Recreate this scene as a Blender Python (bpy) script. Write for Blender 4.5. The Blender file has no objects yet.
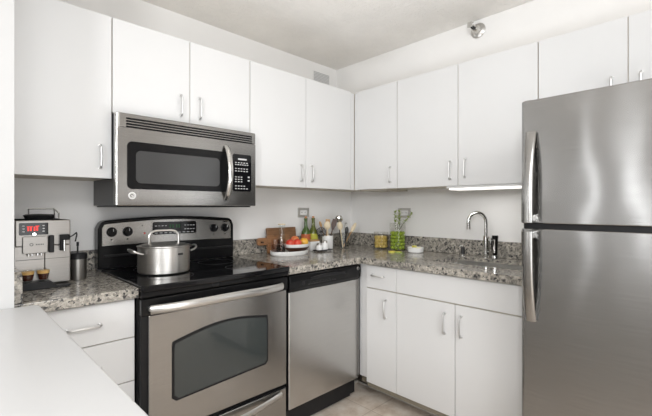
import bpy, bmesh, math, random
from mathutils import Vector, Matrix
random.seed(7)
C = bpy.context.scene.collection
S = bpy.context.scene
PI = math.pi

# ------------------------------------------------------------------ camera
cam = bpy.data.cameras.new('camera'); co = bpy.data.objects.new('camera', cam); C.objects.link(co)
cam.sensor_fit = 'HORIZONTAL'; cam.sensor_width = 36.0; cam.lens = 384.0 / 652.0 * 36.0
cam.shift_y = -1.0 / 652.0; cam.clip_start = 0.02
co.location = (-2.543, -2.278, 1.24); co.rotation_euler = (PI / 2, 0, math.radians(45.6 - 90))
S.camera = co
# ------------------------------------------------------------------ world, lights, exposure
w = bpy.data.worlds.new('world'); S.world = w; w.use_nodes = True
bg = w.node_tree.nodes['Background']; bg.inputs[0].default_value = (0.93, 0.97, 1.0, 1); bg.inputs[1].default_value = 0.35
def area(name, loc, rot, sx, sy, power, col=(1, 1, 1), spread=180):
    l = bpy.data.lights.new(name, 'AREA'); l.shape = 'RECTANGLE'; l.size = sx; l.size_y = sy; l.energy = power; l.color = col
    l.spread = math.radians(spread)
    o = bpy.data.objects.new(name, l); C.objects.link(o); o.location = loc; o.rotation_euler = rot
    return o
area('rear_fill_light', (-2.9, -4.93, 1.15), (PI / 2, 0, 0), 2.6, 2.1, 66, (0.96, 0.98, 1.0))  # unseen fill light added at the rear to brighten base cabinets and floor
area('overhead_fill_light', (-2.6, -3.4, 2.38), (0, 0, 0), 1.5, 1.5, 58, (0.97, 0.985, 1.0))  # unseen overhead fill added behind the camera, no fixture there
area('fridge_streak_light', (-5.96, -1.51, 1.27), (0, -PI / 2, 0), 1.9, 0.16, 8, (0.97, 0.985, 1.0))  # unseen strip light added to reflect as a streak in the fridge doors
area('fridge_streak_light', (-5.96, -0.92, 1.27), (0, -PI / 2, 0), 1.9, 0.12, 6, (0.97, 0.985, 1.0))  # second unseen strip, added for the other fridge streak
area('left_fill_light', (-4.7, -3.1, 1.9), (0, -PI / 2 + 0.2, 0.25), 0.6, 0.6, 57, (0.97, 0.985, 1.0))  # unseen fill added on the left to lift the base cabinet fronts
area('ceiling_fill_light', (-1.45, -1.25, 1.25), (PI, 0, 0), 0.7, 0.7, 7.4, (0.97, 0.985, 1.0))  # upward fill without a fixture, added to brighten the kitchen ceiling
S.view_settings.view_transform = 'Standard'; S.view_settings.look = 'None'
S.view_settings.gamma = 1.0; S.view_settings.exposure = -0.1
S.view_settings.use_curve_mapping = False

# ------------------------------------------------------------------ materials
def mat(name, col, rough=0.5, metal=0.0, spec=0.5, coat=0.0, emis=None, estr=0.0):
    m = bpy.data.materials.new(name); m.use_nodes = True
    b = m.node_tree.nodes['Principled BSDF']
    b.inputs['Base Color'].default_value = (*col, 1); b.inputs['Roughness'].default_value = rough
    b.inputs['Metallic'].default_value = metal; b.inputs['Specular IOR Level'].default_value = spec
    b.inputs['Coat Weight'].default_value = coat; b.inputs['Coat Roughness'].default_value = 0.05
    if emis: b.inputs['Emission Color'].default_value = (*emis, 1); b.inputs['Emission Strength'].default_value = estr
    return m
def nodes(m): return m.node_tree.nodes, m.node_tree.links, m.node_tree.nodes['Principled BSDF']
def noise(n, l, scale, detail=4, rough=0.5, vec=None):
    t = n.new('ShaderNodeTexNoise'); t.inputs['Scale'].default_value = scale; t.inputs['Detail'].default_value = detail
    t.inputs['Roughness'].default_value = rough
    if vec: l.new(vec, t.inputs['Vector'])
    return t
def ramp(n, l, src, stops):
    r = n.new('ShaderNodeValToRGB'); e = r.color_ramp.elements
    while len(e) < len(stops): e.new(0.5)
    for i, (p, c) in enumerate(stops): e[i].position = p; e[i].color = (*c, 1)
    l.new(src, r.inputs[0]); return r
def coords(n, l, scale=(1, 1, 1)):
    t = n.new('ShaderNodeTexCoord'); m = n.new('ShaderNodeMapping'); m.inputs['Scale'].default_value = scale
    l.new(t.outputs['Object'], m.inputs['Vector']); return m.outputs[0]
def bump(n, l, b, src, strength, dist):
    u = n.new('ShaderNodeBump'); u.inputs['Strength'].default_value = strength; u.inputs['Distance'].default_value = dist
    l.new(src, u.inputs['Height']); l.new(u.outputs[0], b.inputs['Normal'])
def paint(name, col, rough, bs=0.0, bscale=200, bd=0.002, var=0.02):
    m = mat(name, col, rough); n, l, b = nodes(m); v = coords(n, l)
    t = noise(n, l, 3.0, 3, 0.5, v)
    r = ramp(n, l, t.outputs[0], [(0.3, tuple(c * (1 - var) for c in col)), (0.7, tuple(min(1, c * (1 + var)) for c in col))])
    l.new(r.outputs[0], b.inputs['Base Color'])
    if bs: bump(n, l, b, noise(n, l, bscale, 3, 0.6, v).outputs[0], bs, bd)
    return m
M = {}
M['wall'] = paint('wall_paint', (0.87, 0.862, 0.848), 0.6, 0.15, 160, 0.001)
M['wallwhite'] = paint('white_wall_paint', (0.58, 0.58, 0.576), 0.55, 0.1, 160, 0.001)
M['wallgrey'] = paint('grey_living_room_paint', (0.42, 0.41, 0.40), 0.6)
M['ceil'] = paint('textured_ceiling', (0.86, 0.84, 0.81), 0.9, 0.7, 60, 0.012, 0.05)
M['lam'] = paint('white_laminate', (0.72, 0.72, 0.717), 0.35, 0, var=0.008)
M['edge'] = paint('tan_laminate_edge', (0.50, 0.455, 0.38), 0.5)
M['carcass'] = paint('cream_carcass', (0.68, 0.62, 0.52), 0.5)
M['rail'] = paint('taupe_rail', (0.22, 0.195, 0.15), 0.5)
M['toe'] = paint('taupe_toe_kick', (0.46, 0.41, 0.33), 0.5)
M['quarter'] = paint('beige_vinyl_trim', (0.55, 0.52, 0.47), 0.4)
M['bar'] = paint('white_solid_surface', (0.57, 0.57, 0.57), 0.32, 0, var=0.005)
M['black'] = mat('black_gloss_plastic', (0.008, 0.008, 0.0085), 0.18, 0, 0.22)
M['blackglass'] = mat('black_ceramic_glass', (0.006, 0.006, 0.007), 0.06, 0, 0.36)
M['satin'] = mat('black_satin_plastic', (0.014, 0.014, 0.015), 0.4, 0, 0.25)
M['dark'] = mat('dark_grey_metal', (0.045, 0.045, 0.046), 0.35, 0.3)
M['chrome'] = mat('chrome', (0.78, 0.78, 0.77), 0.08, 1)
M['nickel'] = mat('brushed_nickel', (0.62, 0.61, 0.59), 0.3, 1)
M['winglass'] = mat('grey_oven_glass', (0.05, 0.057, 0.056), 0.07, 0, 0.6)
M['mwglass'] = mat('microwave_window_mesh', (0.06, 0.06, 0.06), 0.12, 0, 0.5)
M['white'] = mat('white_ceramic', (0.91, 0.91, 0.90), 0.25)
M['whiteplastic'] = mat('white_plastic', (0.8, 0.8, 0.79), 0.35)
M['mark'] = mat('pale_printing', (0.55, 0.55, 0.55), 0.5)
M['red'] = mat('red_marking', (0.5, 0.03, 0.03), 0.5)
M['reddisp'] = mat('red_display_digits', (0.4, 0.02, 0.02), 0.4, emis=(1.0, 0.05, 0.04), estr=0.9)
M['greendisp'] = mat('green_display_digits', (0.015, 0.06, 0.02), 0.4, emis=(0.1, 0.5, 0.2), estr=0.03)
M['lamp'] = mat('lit_diffuser', (0.9, 0.9, 0.88), 0.5, emis=(1.0, 0.97, 0.92), estr=1.2)
M['ceillamp'] = mat('lit_dome', (0.9, 0.9, 0.88), 0.5, emis=(1.0, 0.95, 0.88), estr=1.4)
def steel(name, col, rough, aniso=0.6, wave=0.0, scale=(1, 1, 1), bd=0.01, bs=0.5):
    m = mat(name, col, rough, 1.0); n, l, b = nodes(m)
    b.inputs['Anisotropic'].default_value = aniso
    tg = n.new('ShaderNodeCombineXYZ'); tg.inputs[2].default_value = 1.0; l.new(tg.outputs[0], b.inputs['Tangent'])
    v = coords(n, l, (1.5, 1.5, 160))
    t = noise(n, l, 4, 2, 0.6, v)
    r = ramp(n, l, t.outputs[0], [(0.3, tuple(c * 0.93 for c in col)), (0.7, tuple(min(1, c * 1.06) for c in col))])
    l.new(r.outputs[0], b.inputs['Base Color'])
    if wave: bump(n, l, b, noise(n, l, wave, 1, 0.4, coords(n, l, scale)).outputs[0], bs, bd)
    return m
M['steel'] = steel('brushed_stainless', (0.56, 0.55, 0.535), 0.27, 0.6, 1.6, (1, 1, 0.7), 0.02, 0.35)
M['fridge'] = steel('fridge_stainless', (0.335, 0.332, 0.326), 0.21, 0.9, 2.2, (1, 1.6, 1.2), 0.012, 0.5)
M['rsteel'] = steel('range_stainless', (0.40, 0.39, 0.376), 0.27, 0.6, 1.6, (1, 1, 0.7), 0.02, 0.35)
M['mwsteel'] = steel('microwave_stainless', (0.36, 0.352, 0.34), 0.25, 0.6, 1.6, (1, 1, 0.7), 0.02, 0.35)
M['handle'] = steel('fridge_handle_steel', (0.36, 0.355, 0.345), 0.22, 0.3)
M['polish'] = steel('polished_steel', (0.66, 0.65, 0.63), 0.2, 0.3)
M['potsteel'] = steel('satin_pot_steel', (0.60, 0.585, 0.56), 0.36, 0.3)
M['sink'] = mat('sink_steel', (0.80, 0.79, 0.77), 0.28, 1.0)
M['pull'] = mat('satin_chrome_pull', (0.72, 0.72, 0.715), 0.4, 1)
M['machine'] = steel('coffee_machine_steel', (0.30, 0.287, 0.271), 0.36, 0.4)
def glass(name, tint=(1, 1, 1), refl=0.9):
    m = bpy.data.materials.new(name); m.use_nodes = True; n = m.node_tree.nodes; l = m.node_tree.links
    n.remove(n['Principled BSDF']); out = n['Material Output']
    t = n.new('ShaderNodeBsdfTransparent'); t.inputs[0].default_value = (*tint, 1)
    g = n.new('ShaderNodeBsdfGlossy'); g.inputs['Roughness'].default_value = 0.03; g.inputs[0].default_value = (refl, refl, refl, 1)
    f = n.new('ShaderNodeLayerWeight'); f.inputs[0].default_value = 0.3
    r = n.new('ShaderNodeMapRange'); r.inputs['To Min'].default_value = 0.03; r.inputs['To Max'].default_value = 0.5
    p = n.new('ShaderNodeMath'); p.operation = 'POWER'; p.inputs[1].default_value = 2.5; l.new(f.outputs['Facing'], p.inputs[0]); l.new(p.outputs[0], r.inputs['Value'])
    x = n.new('ShaderNodeMixShader'); l.new(r.outputs[0], x.inputs[0]); l.new(t.outputs[0], x.inputs[1]); l.new(g.outputs[0], x.inputs[2])
    l.new(x.outputs[0], out.inputs[0]); return m
M['glass'] = glass('clear_glass', (0.97, 0.98, 0.975)); M['smoke'] = glass('smoky_glass', (0.95, 0.95, 0.94))
M['pinkdrink'] = glass('pink_drink', (0.96, 0.84, 0.79)); M['pinkglass'] = glass('pink_tinted_glass', (0.98, 0.95, 0.935))
def granite(name):
    m = mat(name, (0.4, 0.37, 0.33), 0.16, 0, 0.5); n, l, b = nodes(m); v = coords(n, l)
    t1 = noise(n, l, 38, 6, 0.65, v)
    base = ramp(n, l, t1.outputs[0], [(0.32, (0.185, 0.175, 0.16)), (0.45, (0.32, 0.30, 0.265)), (0.55, (0.45, 0.42, 0.37)), (0.68, (0.62, 0.575, 0.505))])
    vo = n.new('ShaderNodeTexVoronoi'); vo.inputs['Scale'].default_value = 130; l.new(v, vo.inputs['Vector'])
    sp = ramp(n, l, vo.outputs['Color'], [(0.0, (0.35, 0.35, 0.36)), (0.35, (0.75, 0.75, 0.75)), (0.7, (1.0, 1.0, 1.0)), (1.0, (1.35, 1.3, 1.24))])
    mx = n.new('ShaderNodeMixRGB'); mx.blend_type = 'MULTIPLY'; mx.inputs[0].default_value = 0.85
    l.new(base.outputs[0], mx.inputs[1]); l.new(sp.outputs[0], mx.inputs[2])
    t2 = noise(n, l, 68, 3, 0.55, v)
    dk = ramp(n, l, t2.outputs[0], [(0.30, (0.95, 0.95, 0.95)), (0.40, (0.92, 0.92, 0.92)), (0.43, (0, 0, 0)), (1.0, (0, 0, 0))])
    m2 = n.new('ShaderNodeMixRGB'); l.new(dk.outputs[0], m2.inputs[0]); l.new(mx.outputs[0], m2.inputs[1]); m2.inputs[2].default_value = (0.04, 0.04, 0.043, 1)
    l.new(m2.outputs[0], b.inputs['Base Color']); return m
M['granite'] = granite('speckled_granite')
def tiles():
    m = mat('travertine_tile', (0.5, 0.42, 0.34), 0.35); n, l, b = nodes(m)
    t = n.new('ShaderNodeTexCoord'); mp = n.new('ShaderNodeMapping'); mp.inputs['Location'].default_value = (0.05, 0.80, 0)
    l.new(t.outputs['Object'], mp.inputs['Vector'])
    v = mp.outputs[0]
    br = n.new('ShaderNodeTexBrick'); br.inputs['Scale'].default_value = 1.0; br.inputs['Brick Width'].default_value = 0.33; br.inputs['Row Height'].default_value = 0.33
    br.inputs['Mortar Size'].default_value = 0.0035; br.offset = 0.0; br.inputs['Color1'].default_value = (1, 1, 1, 1); br.inputs['Color2'].default_value = (0.93, 0.93, 0.93, 1)
    br.inputs['Mortar'].default_value = (0.72, 0.70, 0.67, 1); l.new(v, br.inputs['Vector'])
    t1 = noise(n, l, 9, 6, 0.6, v)
    c = ramp(n, l, t1.outputs[0], [(0.32, (0.52, 0.42, 0.335)), (0.5, (0.69, 0.60, 0.515)), (0.66, (0.80, 0.735, 0.66))])
    mx = n.new('ShaderNodeMixRGB'); mx.blend_type = 'MULTIPLY'; mx.inputs[0].default_value = 1
    l.new(c.outputs[0], mx.inputs[1]); l.new(br.outputs['Color'], mx.inputs[2]); l.new(mx.outputs[0], b.inputs['Base Color']); return m
M['tile'] = tiles()
def wood(name, a, c, sc=(3, 30, 30)):
    m = mat(name, a, 0.45); n, l, b = nodes(m); t = noise(n, l, 3, 4, 0.6, coords(n, l, sc))
    r = ramp(n, l, t.outputs[0], [(0.3, a), (0.7, c)]); l.new(r.outputs[0], b.inputs['Base Color']); return m
M['board'] = wood('walnut_board', (0.16, 0.075, 0.032), (0.27, 0.14, 0.065), (4, 40, 40))
M['board2'] = wood('oak_board', (0.22, 0.10, 0.042), (0.34, 0.175, 0.08), (4, 40, 40))
M['woodpale'] = wood('pale_spoon_wood', (0.76, 0.63, 0.43), (0.83, 0.72, 0.53), (30, 30, 6))
M['woodmid'] = wood('honey_spoon_wood', (0.42, 0.24, 0.10), (0.55, 0.34, 0.16), (30, 30, 6))
M['wooddark'] = wood('dark_spatula_wood', (0.045, 0.02, 0.012), (0.08, 0.035, 0.02), (30, 30, 6))
M['olive'] = mat('green_bottle_glass', (0.055, 0.11, 0.02), 0.08, 0, 0.6)
M['olive2'] = mat('olive_bottle_glass', (0.10, 0.12, 0.015), 0.08, 0, 0.6)
M['labelorange'] = paint('orange_paper', (0.50, 0.13, 0.045), 0.6, var=0.08)
M['labelyellow'] = paint('lime_paper', (0.50, 0.48, 0.06), 0.6, var=0.08)
M['cork'] = mat('cork', (0.55, 0.25, 0.12), 0.7)
def fruit(name, a, c):
    m = mat(name, a, 0.35); n, l, b = nodes(m); t = noise(n, l, 18, 3, 0.6, coords(n, l))
    l.new(ramp(n, l, t.outputs[0], [(0.35, a), (0.65, c)]).outputs[0], b.inputs['Base Color']); return m
M['redfruit'] = fruit('red_fruit_skin', (0.60, 0.03, 0.02), (0.68, 0.10, 0.05))
M['orangefruit'] = fruit('orange_fruit_skin', (0.62, 0.10, 0.04), (0.72, 0.30, 0.09))
M['yellowfruit'] = fruit('yellow_fruit_skin', (0.75, 0.36, 0.04), (0.80, 0.48, 0.07))
M['lime'] = fruit('green_grape_skin', (0.24, 0.36, 0.02), (0.40, 0.52, 0.05))
M['pasta'] = fruit('yellow_pasta', (0.68, 0.48, 0.10), (0.78, 0.60, 0.20))
M['lemon'] = fruit('lemon_flesh', (0.72, 0.66, 0.05), (0.78, 0.74, 0.18))
M['leaf'] = fruit('leaf_green', (0.28, 0.38, 0.07), (0.46, 0.56, 0.17))
M['stem'] = mat('stem_green', (0.10, 0.13, 0.04), 0.5)
M['coffee'] = mat('espresso', (0.06, 0.014, 0.008), 0.15)
M['crema'] = mat('crema', (0.74, 0.45, 0.16), 0.5)
M['cookie'] = mat('biscuit', (0.45, 0.20, 0.08), 0.7)
M['tea'] = mat('amber_tea', (0.26, 0.14, 0.10), 0.2)

# ------------------------------------------------------------------ mesh helpers
class MB:
    def __init__(s): s.bm = bmesh.new()
    def _app(s, b2, smooth):
        for f in b2.faces: f.smooth = smooth
        me = bpy.data.meshes.new('tmp'); b2.to_mesh(me); b2.free(); s.bm.from_mesh(me); bpy.data.meshes.remove(me)
    def box(s, x0, x1, y0, y1, z0, z1, bev=0.0, seg=2, rot=None, piv=None):
        b = bmesh.new(); bmesh.ops.create_cube(b, size=1)
        for v in b.verts: v.co = Vector(((v.co.x + .5) * (x1 - x0) + x0, (v.co.y + .5) * (y1 - y0) + y0, (v.co.z + .5) * (z1 - z0) + z0))
        if bev: bmesh.ops.bevel(b, geom=b.edges[:], offset=bev, segments=seg, affect='EDGES', profile=0.5)
        if rot: bmesh.ops.rotate(b, verts=b.verts, cent=piv or (0, 0, 0), matrix=rot)
        s._app(b, False); return s
    def lathe(s, prof, cx=0, cy=0, seg=28, sx=1, sy=1, mtx=None, smooth=True, cap=True):
        b = bmesh.new(); rings = []
        for r, z in prof:
            if r < 1e-6: rings.append([b.verts.new((cx, cy, z))])
            else: rings.append([b.verts.new((cx + r * sx * math.cos(2 * PI * k / seg), cy + r * sy * math.sin(2 * PI * k / seg), z)) for k in range(seg)])
        for A, B in zip(rings, rings[1:]):
            for k in range(seg):
                a0, a1, b0, b1 = A[k % len(A)], A[(k + 1) % len(A)], B[k % len(B)], B[(k + 1) % len(B)]
                q = []
                for v in (a0, a1, b1, b0):
                    if v not in q: q.append(v)
                if len(q) > 2:
                    try: b.faces.new(q)
                    except ValueError: pass
        if cap:
            for R_ in (rings[0], rings[-1]):
                if len(R_) > 2:
                    try: b.faces.new(R_)
                    except ValueError: pass
        bmesh.ops.recalc_face_normals(b, faces=b.faces)
        if mtx: bmesh.ops.transform(b, matrix=mtx, verts=b.verts)
        s._app(b, smooth); return s
    def cyl(s, p0, p1, r0, r1=None, seg=20, smooth=True):
        p0, p1 = Vector(p0), Vector(p1); d = p1 - p0; r1 = r0 if r1 is None else r1
        q = d.to_track_quat('Z', 'Y').to_matrix().to_4x4(); q.translation = p0
        e = min(r0, r1, d.length / 2) * 0.12
        return s.lathe([(0, 0), (r0 - e, 0), (r0, e), (r1, d.length - e), (r1 - e, d.length), (0, d.length)], mtx=q, seg=seg, smooth=smooth)
    def tube(s, pts, r, seg=10, flat=1.0, up=None, radii=None):
        P = [Vector(p) for p in pts]; b = bmesh.new(); rings = []
        prevn = None
        for i, p in enumerate(P):
            t = (P[min(i + 1, len(P) - 1)] - P[max(i - 1, 0)]).normalized()
            if up is not None: nrm = (Vector(up) - t * t.dot(Vector(up))).normalized()
            elif prevn is None:
                a = Vector((0, 0, 1)) if abs(t.z) < .9 else Vector((1, 0, 0)); nrm = (a - t * t.dot(a)).normalized()
            else: nrm = (prevn - t * t.dot(prevn)).normalized()
            prevn = nrm; bn = t.cross(nrm); rr = radii[i] if radii else r
            rings.append([b.verts.new(p + nrm * rr * math.cos(2 * PI * k / seg) + bn * rr * flat * math.sin(2 * PI * k / seg)) for k in range(seg)])
        for A, B in zip(rings, rings[1:]):
            for k in range(seg): b.faces.new((A[k], A[(k + 1) % seg], B[(k + 1) % seg], B[k]))
        b.faces.new(rings[0]); b.faces.new(rings[-1]); bmesh.ops.recalc_face_normals(b, faces=b.faces)
        s._app(b, True); return s
    def prism(s, poly, axis, a0, a1, bev=0.0, seg=2):
        # poly: list of 2D points in the plane normal to axis (x: (y,z); y: (x,z); z: (x,y))
        b = bmesh.new()
        def mk(p, a): return {'x': (a, p[0], p[1]), 'y': (p[0], a, p[1]), 'z': (p[0], p[1], a)}[axis]
        A = [b.verts.new(mk(p, a0)) for p in poly]; B = [b.verts.new(mk(p, a1)) for p in poly]
        n = len(poly); b.faces.new(A); b.faces.new(B)
        for k in range(n): b.faces.new((A[k], A[(k + 1) % n], B[(k + 1) % n], B[k]))
        bmesh.ops.recalc_face_normals(b, faces=b.faces)
        if bev:
            bmesh.ops.bevel(b, geom=[e for e in b.edges if e.calc_face_angle(0) > 0.5], offset=bev, segments=seg, affect='EDGES', profile=0.5)
        s._app(b, False); return s
    def ball(s, c, r, sx=1, sy=1, sz=1, sub=3):
        b = bmesh.new(); bmesh.ops.create_icosphere(b, subdivisions=sub, radius=r)
        for v in b.verts: v.co = Vector((v.co.x * sx + c[0], v.co.y * sy + c[1], v.co.z * sz + c[2]))
        s._app(b, True); return s
    def build(s, name, material, parent=None):
        s.bm.normal_update()
        for e in s.bm.edges:
            if len(e.link_faces) == 2 and e.calc_face_angle(0) > 0.62: e.smooth = False
        me = bpy.data.meshes.new(name); s.bm.to_mesh(me); s.bm.free(); me.materials.append(material)
        o = bpy.data.objects.new(name, me); C.objects.link(o)
        if parent: o.parent = parent
        return o
def rrect(x0, x1, z0, z1, r, n=5):
    out = []
    for cx, cz, a in ((x1 - r, z1 - r, 0), (x0 + r, z1 - r, PI / 2), (x0 + r, z0 + r, PI), (x1 - r, z0 + r, 3 * PI / 2)):
        for k in range(n + 1): out.append((cx + r * math.cos(a + k * PI / 2 / n), cz + r * math.sin(a + k * PI / 2 / n)))
    return out
def tag(o, label, cat, group=None):
    o['label'] = label; o['category'] = cat
    if group: o['group'] = group
    return o
def thing(name, label, cat, loc=(0, 0, 0), rz=0.0, group=None):
    o = bpy.data.objects.new(name, None); C.objects.link(o); o.location = loc; o.rotation_euler = (0, 0, rz); o.empty_display_size = 0.05
    return tag(o, label, cat, group)
def struct(name, mb, m):
    o = mb.build(name, m); o['kind'] = 'structure'; return o
SR = -PI / 2      # things on the sink wall: local +x runs to the right, local -y faces the room
def swing(ly_room, y): return (ly_room, y)

# ------------------------------------------------------------------ the room
struct('floor', MB().box(-6, 0.1, -5, 0.1, -0.1, 0), M['tile'])
struct('ceiling', MB().box(-6.1, 0.1, -5.1, 0.1, 2.407, 2.5), M['ceil'])
struct('wall_back', MB().box(-2.394, 0.1, 0, 0.1, 0, 2.407), M['wall'])
struct('wall_right', MB().box(0, 0.1, -5.1, 0, 0, 2.407), M['wall'])
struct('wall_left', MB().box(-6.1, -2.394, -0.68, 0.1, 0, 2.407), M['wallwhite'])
struct('wall_soffit', MB().box(-0.19, -0.0005, -5.1, -0.0005, 2.118, 2.406), M['wall'])
fw = MB()
for ya, yb in ((-5.1, -1.60), (-1.42, -0.99), (-0.85, -0.68)): fw.box(-6.1, -6, ya, yb, 0, 2.407)
for ya, yb in ((-1.60, -1.42), (-0.99, -0.85)): fw.box(-6.1, -6, ya, yb, 0, 0.3).box(-6.1, -6, ya, yb, 2.25, 2.407)
struct('wall_far_left', fw, M['wallgrey'])
struct('wall_rear', MB().box(-6, -4.5, -5.1, -5, 0, 2.407).box(-1.9, 0, -5.1, -5, 0, 2.407).box(-4.5, -1.9, -5.1, -5, 0, 0.05).box(-4.5, -1.9, -5.1, -5, 2.25, 2.407), M['wallgrey'])

# ------------------------------------------------------------------ cabinets
def pull_v(door, x, y, z0, z1):
    m = MB()
    pts = [(x, y, z0), (x, y - 0.016, z0), (x, y - 0.024, z0 + 0.009), (x, y - 0.026, (z0 + z1) / 2), (x, y - 0.024, z1 - 0.009), (x, y - 0.016, z1), (x, y, z1)]
    m.tube(pts, 0.005, 10); m.cyl((x, y - 0.003, z0), (x, y, z0), 0.008); m.cyl((x, y - 0.003, z1), (x, y, z1), 0.008)
    m.build('handle', M['pull'], door)
def pull_h(door, z, y, x0, x1):
    m = MB()
    pts = [(x0, y, z), (x0, y - 0.016, z), (x0 + 0.009, y - 0.024, z), ((x0 + x1) / 2, y - 0.026, z), (x1 - 0.009, y - 0.024, z), (x1, y - 0.016, z), (x1, y, z)]
    m.tube(pts, 0.005, 10); m.cyl((x0, y - 0.003, z), (x0, y, z), 0.008); m.cyl((x1, y - 0.003, z), (x1, y, z), 0.008)
    m.build('handle', M['pull'], door)
def wall_cab(label, loc, rz, x0, x1, z0, z1, doors, filler=None, depth=0.31, cleat=None, extra=0):
    """doors: (xa, xb, handle x, handle z0, handle z1); local y=0 is the wall"""
    t = thing('wall_cabinet', label, 'cabinet', loc, rz)
    b = MB(); b.box(x0 + 0.001, x1 - 0.001, -depth - 0.012, -0.002, z0 + 0.004, z1 - 0.002)
    b.build('carcass', M['carcass'], t)
    for xa, xb, hx, ha, hb in doors:
        d = MB().box(xa + 0.0018, xb - 0.0018, -depth - 0.02, -depth - 0.0125, z0, z1, 0.0015, 1).build('door', M['lam'], t)
        pull_v(d, hx, -depth - 0.02, ha, hb)
    if filler: MB().box(filler[0] + 0.001, filler[1], -depth - 0.019, -depth - 0.0125, z0 - 0.001, z1 - 0.006, 0.001, 1).build('filler_strip', M['lam'], t)
    return t
ZB, ZT = 1.37, 2.113
wall_cab('tall white single-door wall cabinet at far left, above the coffee machine', (0, 0, 0), 0, -2.393, -2.011, ZB, ZT, [(-2.393, -2.011, -2.061, 1.415, 1.517)])
wall_cab('short white double-door wall cabinet directly above the microwave', (0, 0, 0), 0, -2.010, -1.268, 1.674, ZT, [(-2.010, -1.639, -1.691, 1.711, 1.816), (-1.639, -1.268, -1.587, 1.711, 1.820)])
wall_cab('white double-door wall cabinet between microwave and room corner', (0, 0, 0), 0, -1.267, -0.002, ZB, ZT, [(-1.267, -0.824, -0.872, 1.415, 1.519), (-0.824, -0.370, -0.776, 1.415, 1.522)], filler=(-0.370, -0.331))
c1 = wall_cab('narrow white single-door wall cabinet right of the corner, above the grape jar', (0, 0, 0), SR, 0.333, 0.721, ZB, ZT, [(0.356, 0.721, 0.668, 1.415, 1.52)], filler=(0.332, 0.3575))
MB().box(0.36, 0.60, -0.30, -0.02, ZB - 0.010, ZB + 0.004).build('bottom_rail', M['edge'], c1)
wall_cab('wide white double-door wall cabinet above the sink', (0, 0, 0), SR, 0.722, 1.614, ZB, ZT, [(0.722, 1.168, 1.120, 1.413, 1.523), (1.168, 1.614, 1.216, 1.418, 1.530)])
wall_cab('white double-door wall cabinet above the refrigerator', (0, 0, 0), SR, 1.615, 2.40, 1.70, ZT, [(1.615, 1.990, 1.930, 1.737, 1.844), (1.990, 2.40, 2.038, 1.737, 1.844)])

# base cabinets
t = thing('base_cabinet', 'white drawer base cabinet left of the range, under the coffee machine', 'cabinet', (0, 0, 0))
MB().box(-2.386, -2.002, -0.601, -0.004, 0.10, 0.870).build('carcass', M['edge'], t)
MB().box(-2.386, -2.002, -0.48, -0.46, 0.001, 0.10).build('toe_kick', M['toe'], t)
for za, zb in ((0.712, 0.866), (0.535, 0.708), (0.325, 0.531), (0.105, 0.321)):
    d = MB().box(-2.385, -2.004, -0.61, -0.6015, za, zb, 0.0015, 1).build('drawer', M['lam'], t)
    pull_h(d, (za + zb) / 2 if za < 0.6 else 0.787, -0.61, -2.237, -2.13)
def basefront(t, doors, drawers, fronts, x0, x1):
    MB().box(x0 + 0.001, x1 - 0.001, -0.605, -0.004, 0.1105, 0.72 if x1 > 1 else 0.870).build('carcass', M['edge'], t)
    if x1 > 1: MB().box(x0 + 0.001, x1 - 0.001, -0.605, -0.52, 0.7205, 0.870).build('front_rail', M['edge'], t)
    MB().box(x0 + 0.001, x1 - 0.001, -0.475, -0.455, 0.001, 0.0795).build('toe_kick', M['toe'], t)
    MB().box(x0 + 0.001, x1 - 0.001, -0.603, -0.02, 0.080, 0.110).build('bottom_rail', M['rail'], t)
    for xa, xb, hx in doors:
        d = MB().box(xa + 0.0018, xb - 0.0018, -0.615, -0.6055, 0.110, 0.717, 0.0015, 1).build('door', M['lam'], t)
        pull_v(d, hx, -0.615, 0.553, 0.662)
    for xa, xb, h0, h1 in drawers:
        d = MB().box(xa + 0.0018, xb - 0.0018, -0.615, -0.6055, 0.724, 0.866, 0.0015, 1).build('drawer', M['lam'], t)
        pull_h(d, 0.806, -0.615, h0, h1)
    for xa, xb in fronts:
        MB().box(xa + 0.0018, xb - 0.0018, -0.615, -0.6055, 0.724, 0.866, 0.0015, 1).build('false_front', M['lam'], t)
t = thing('base_cabinet', 'narrow white base cabinet with small drawer over door, beside the dishwasher', 'cabinet', (0, 0, 0), SR)
basefront(t, [(0.682, 0.914, 0.84)], [(0.682, 0.914, 0.70 + 0.035, 0.825)], [], 0.681, 0.914)
MB().box(0.617, 0.680, -0.602, -0.58, 0.130, 0.870).build('filler_strip', M['lam'], t)
MB().box(0.617, 0.680, -0.5795, -0.57, 0.080, 0.870).build('filler_backing', M['rail'], t)
t = thing('base_cabinet', 'wide white double-door sink base cabinet with plain front panel, beside the refrigerator', 'cabinet', (0, 0, 0), SR)
basefront(t, [(0.914, 1.294, 1.235), (1.294, 1.672, 1.328)], [], [(0.914, 1.672)], 0.915, 1.672)
tr = MB().tube([(-0.484, -0.50, 0.008), (-0.484, -1.672, 0.008)], 0.008, 8); tr.box(-0.60, -0.484, -0.50, -0.485, 0.001, 0.02, 0.003)
struct('baseboard_right', tr, M['quarter'])

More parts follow.
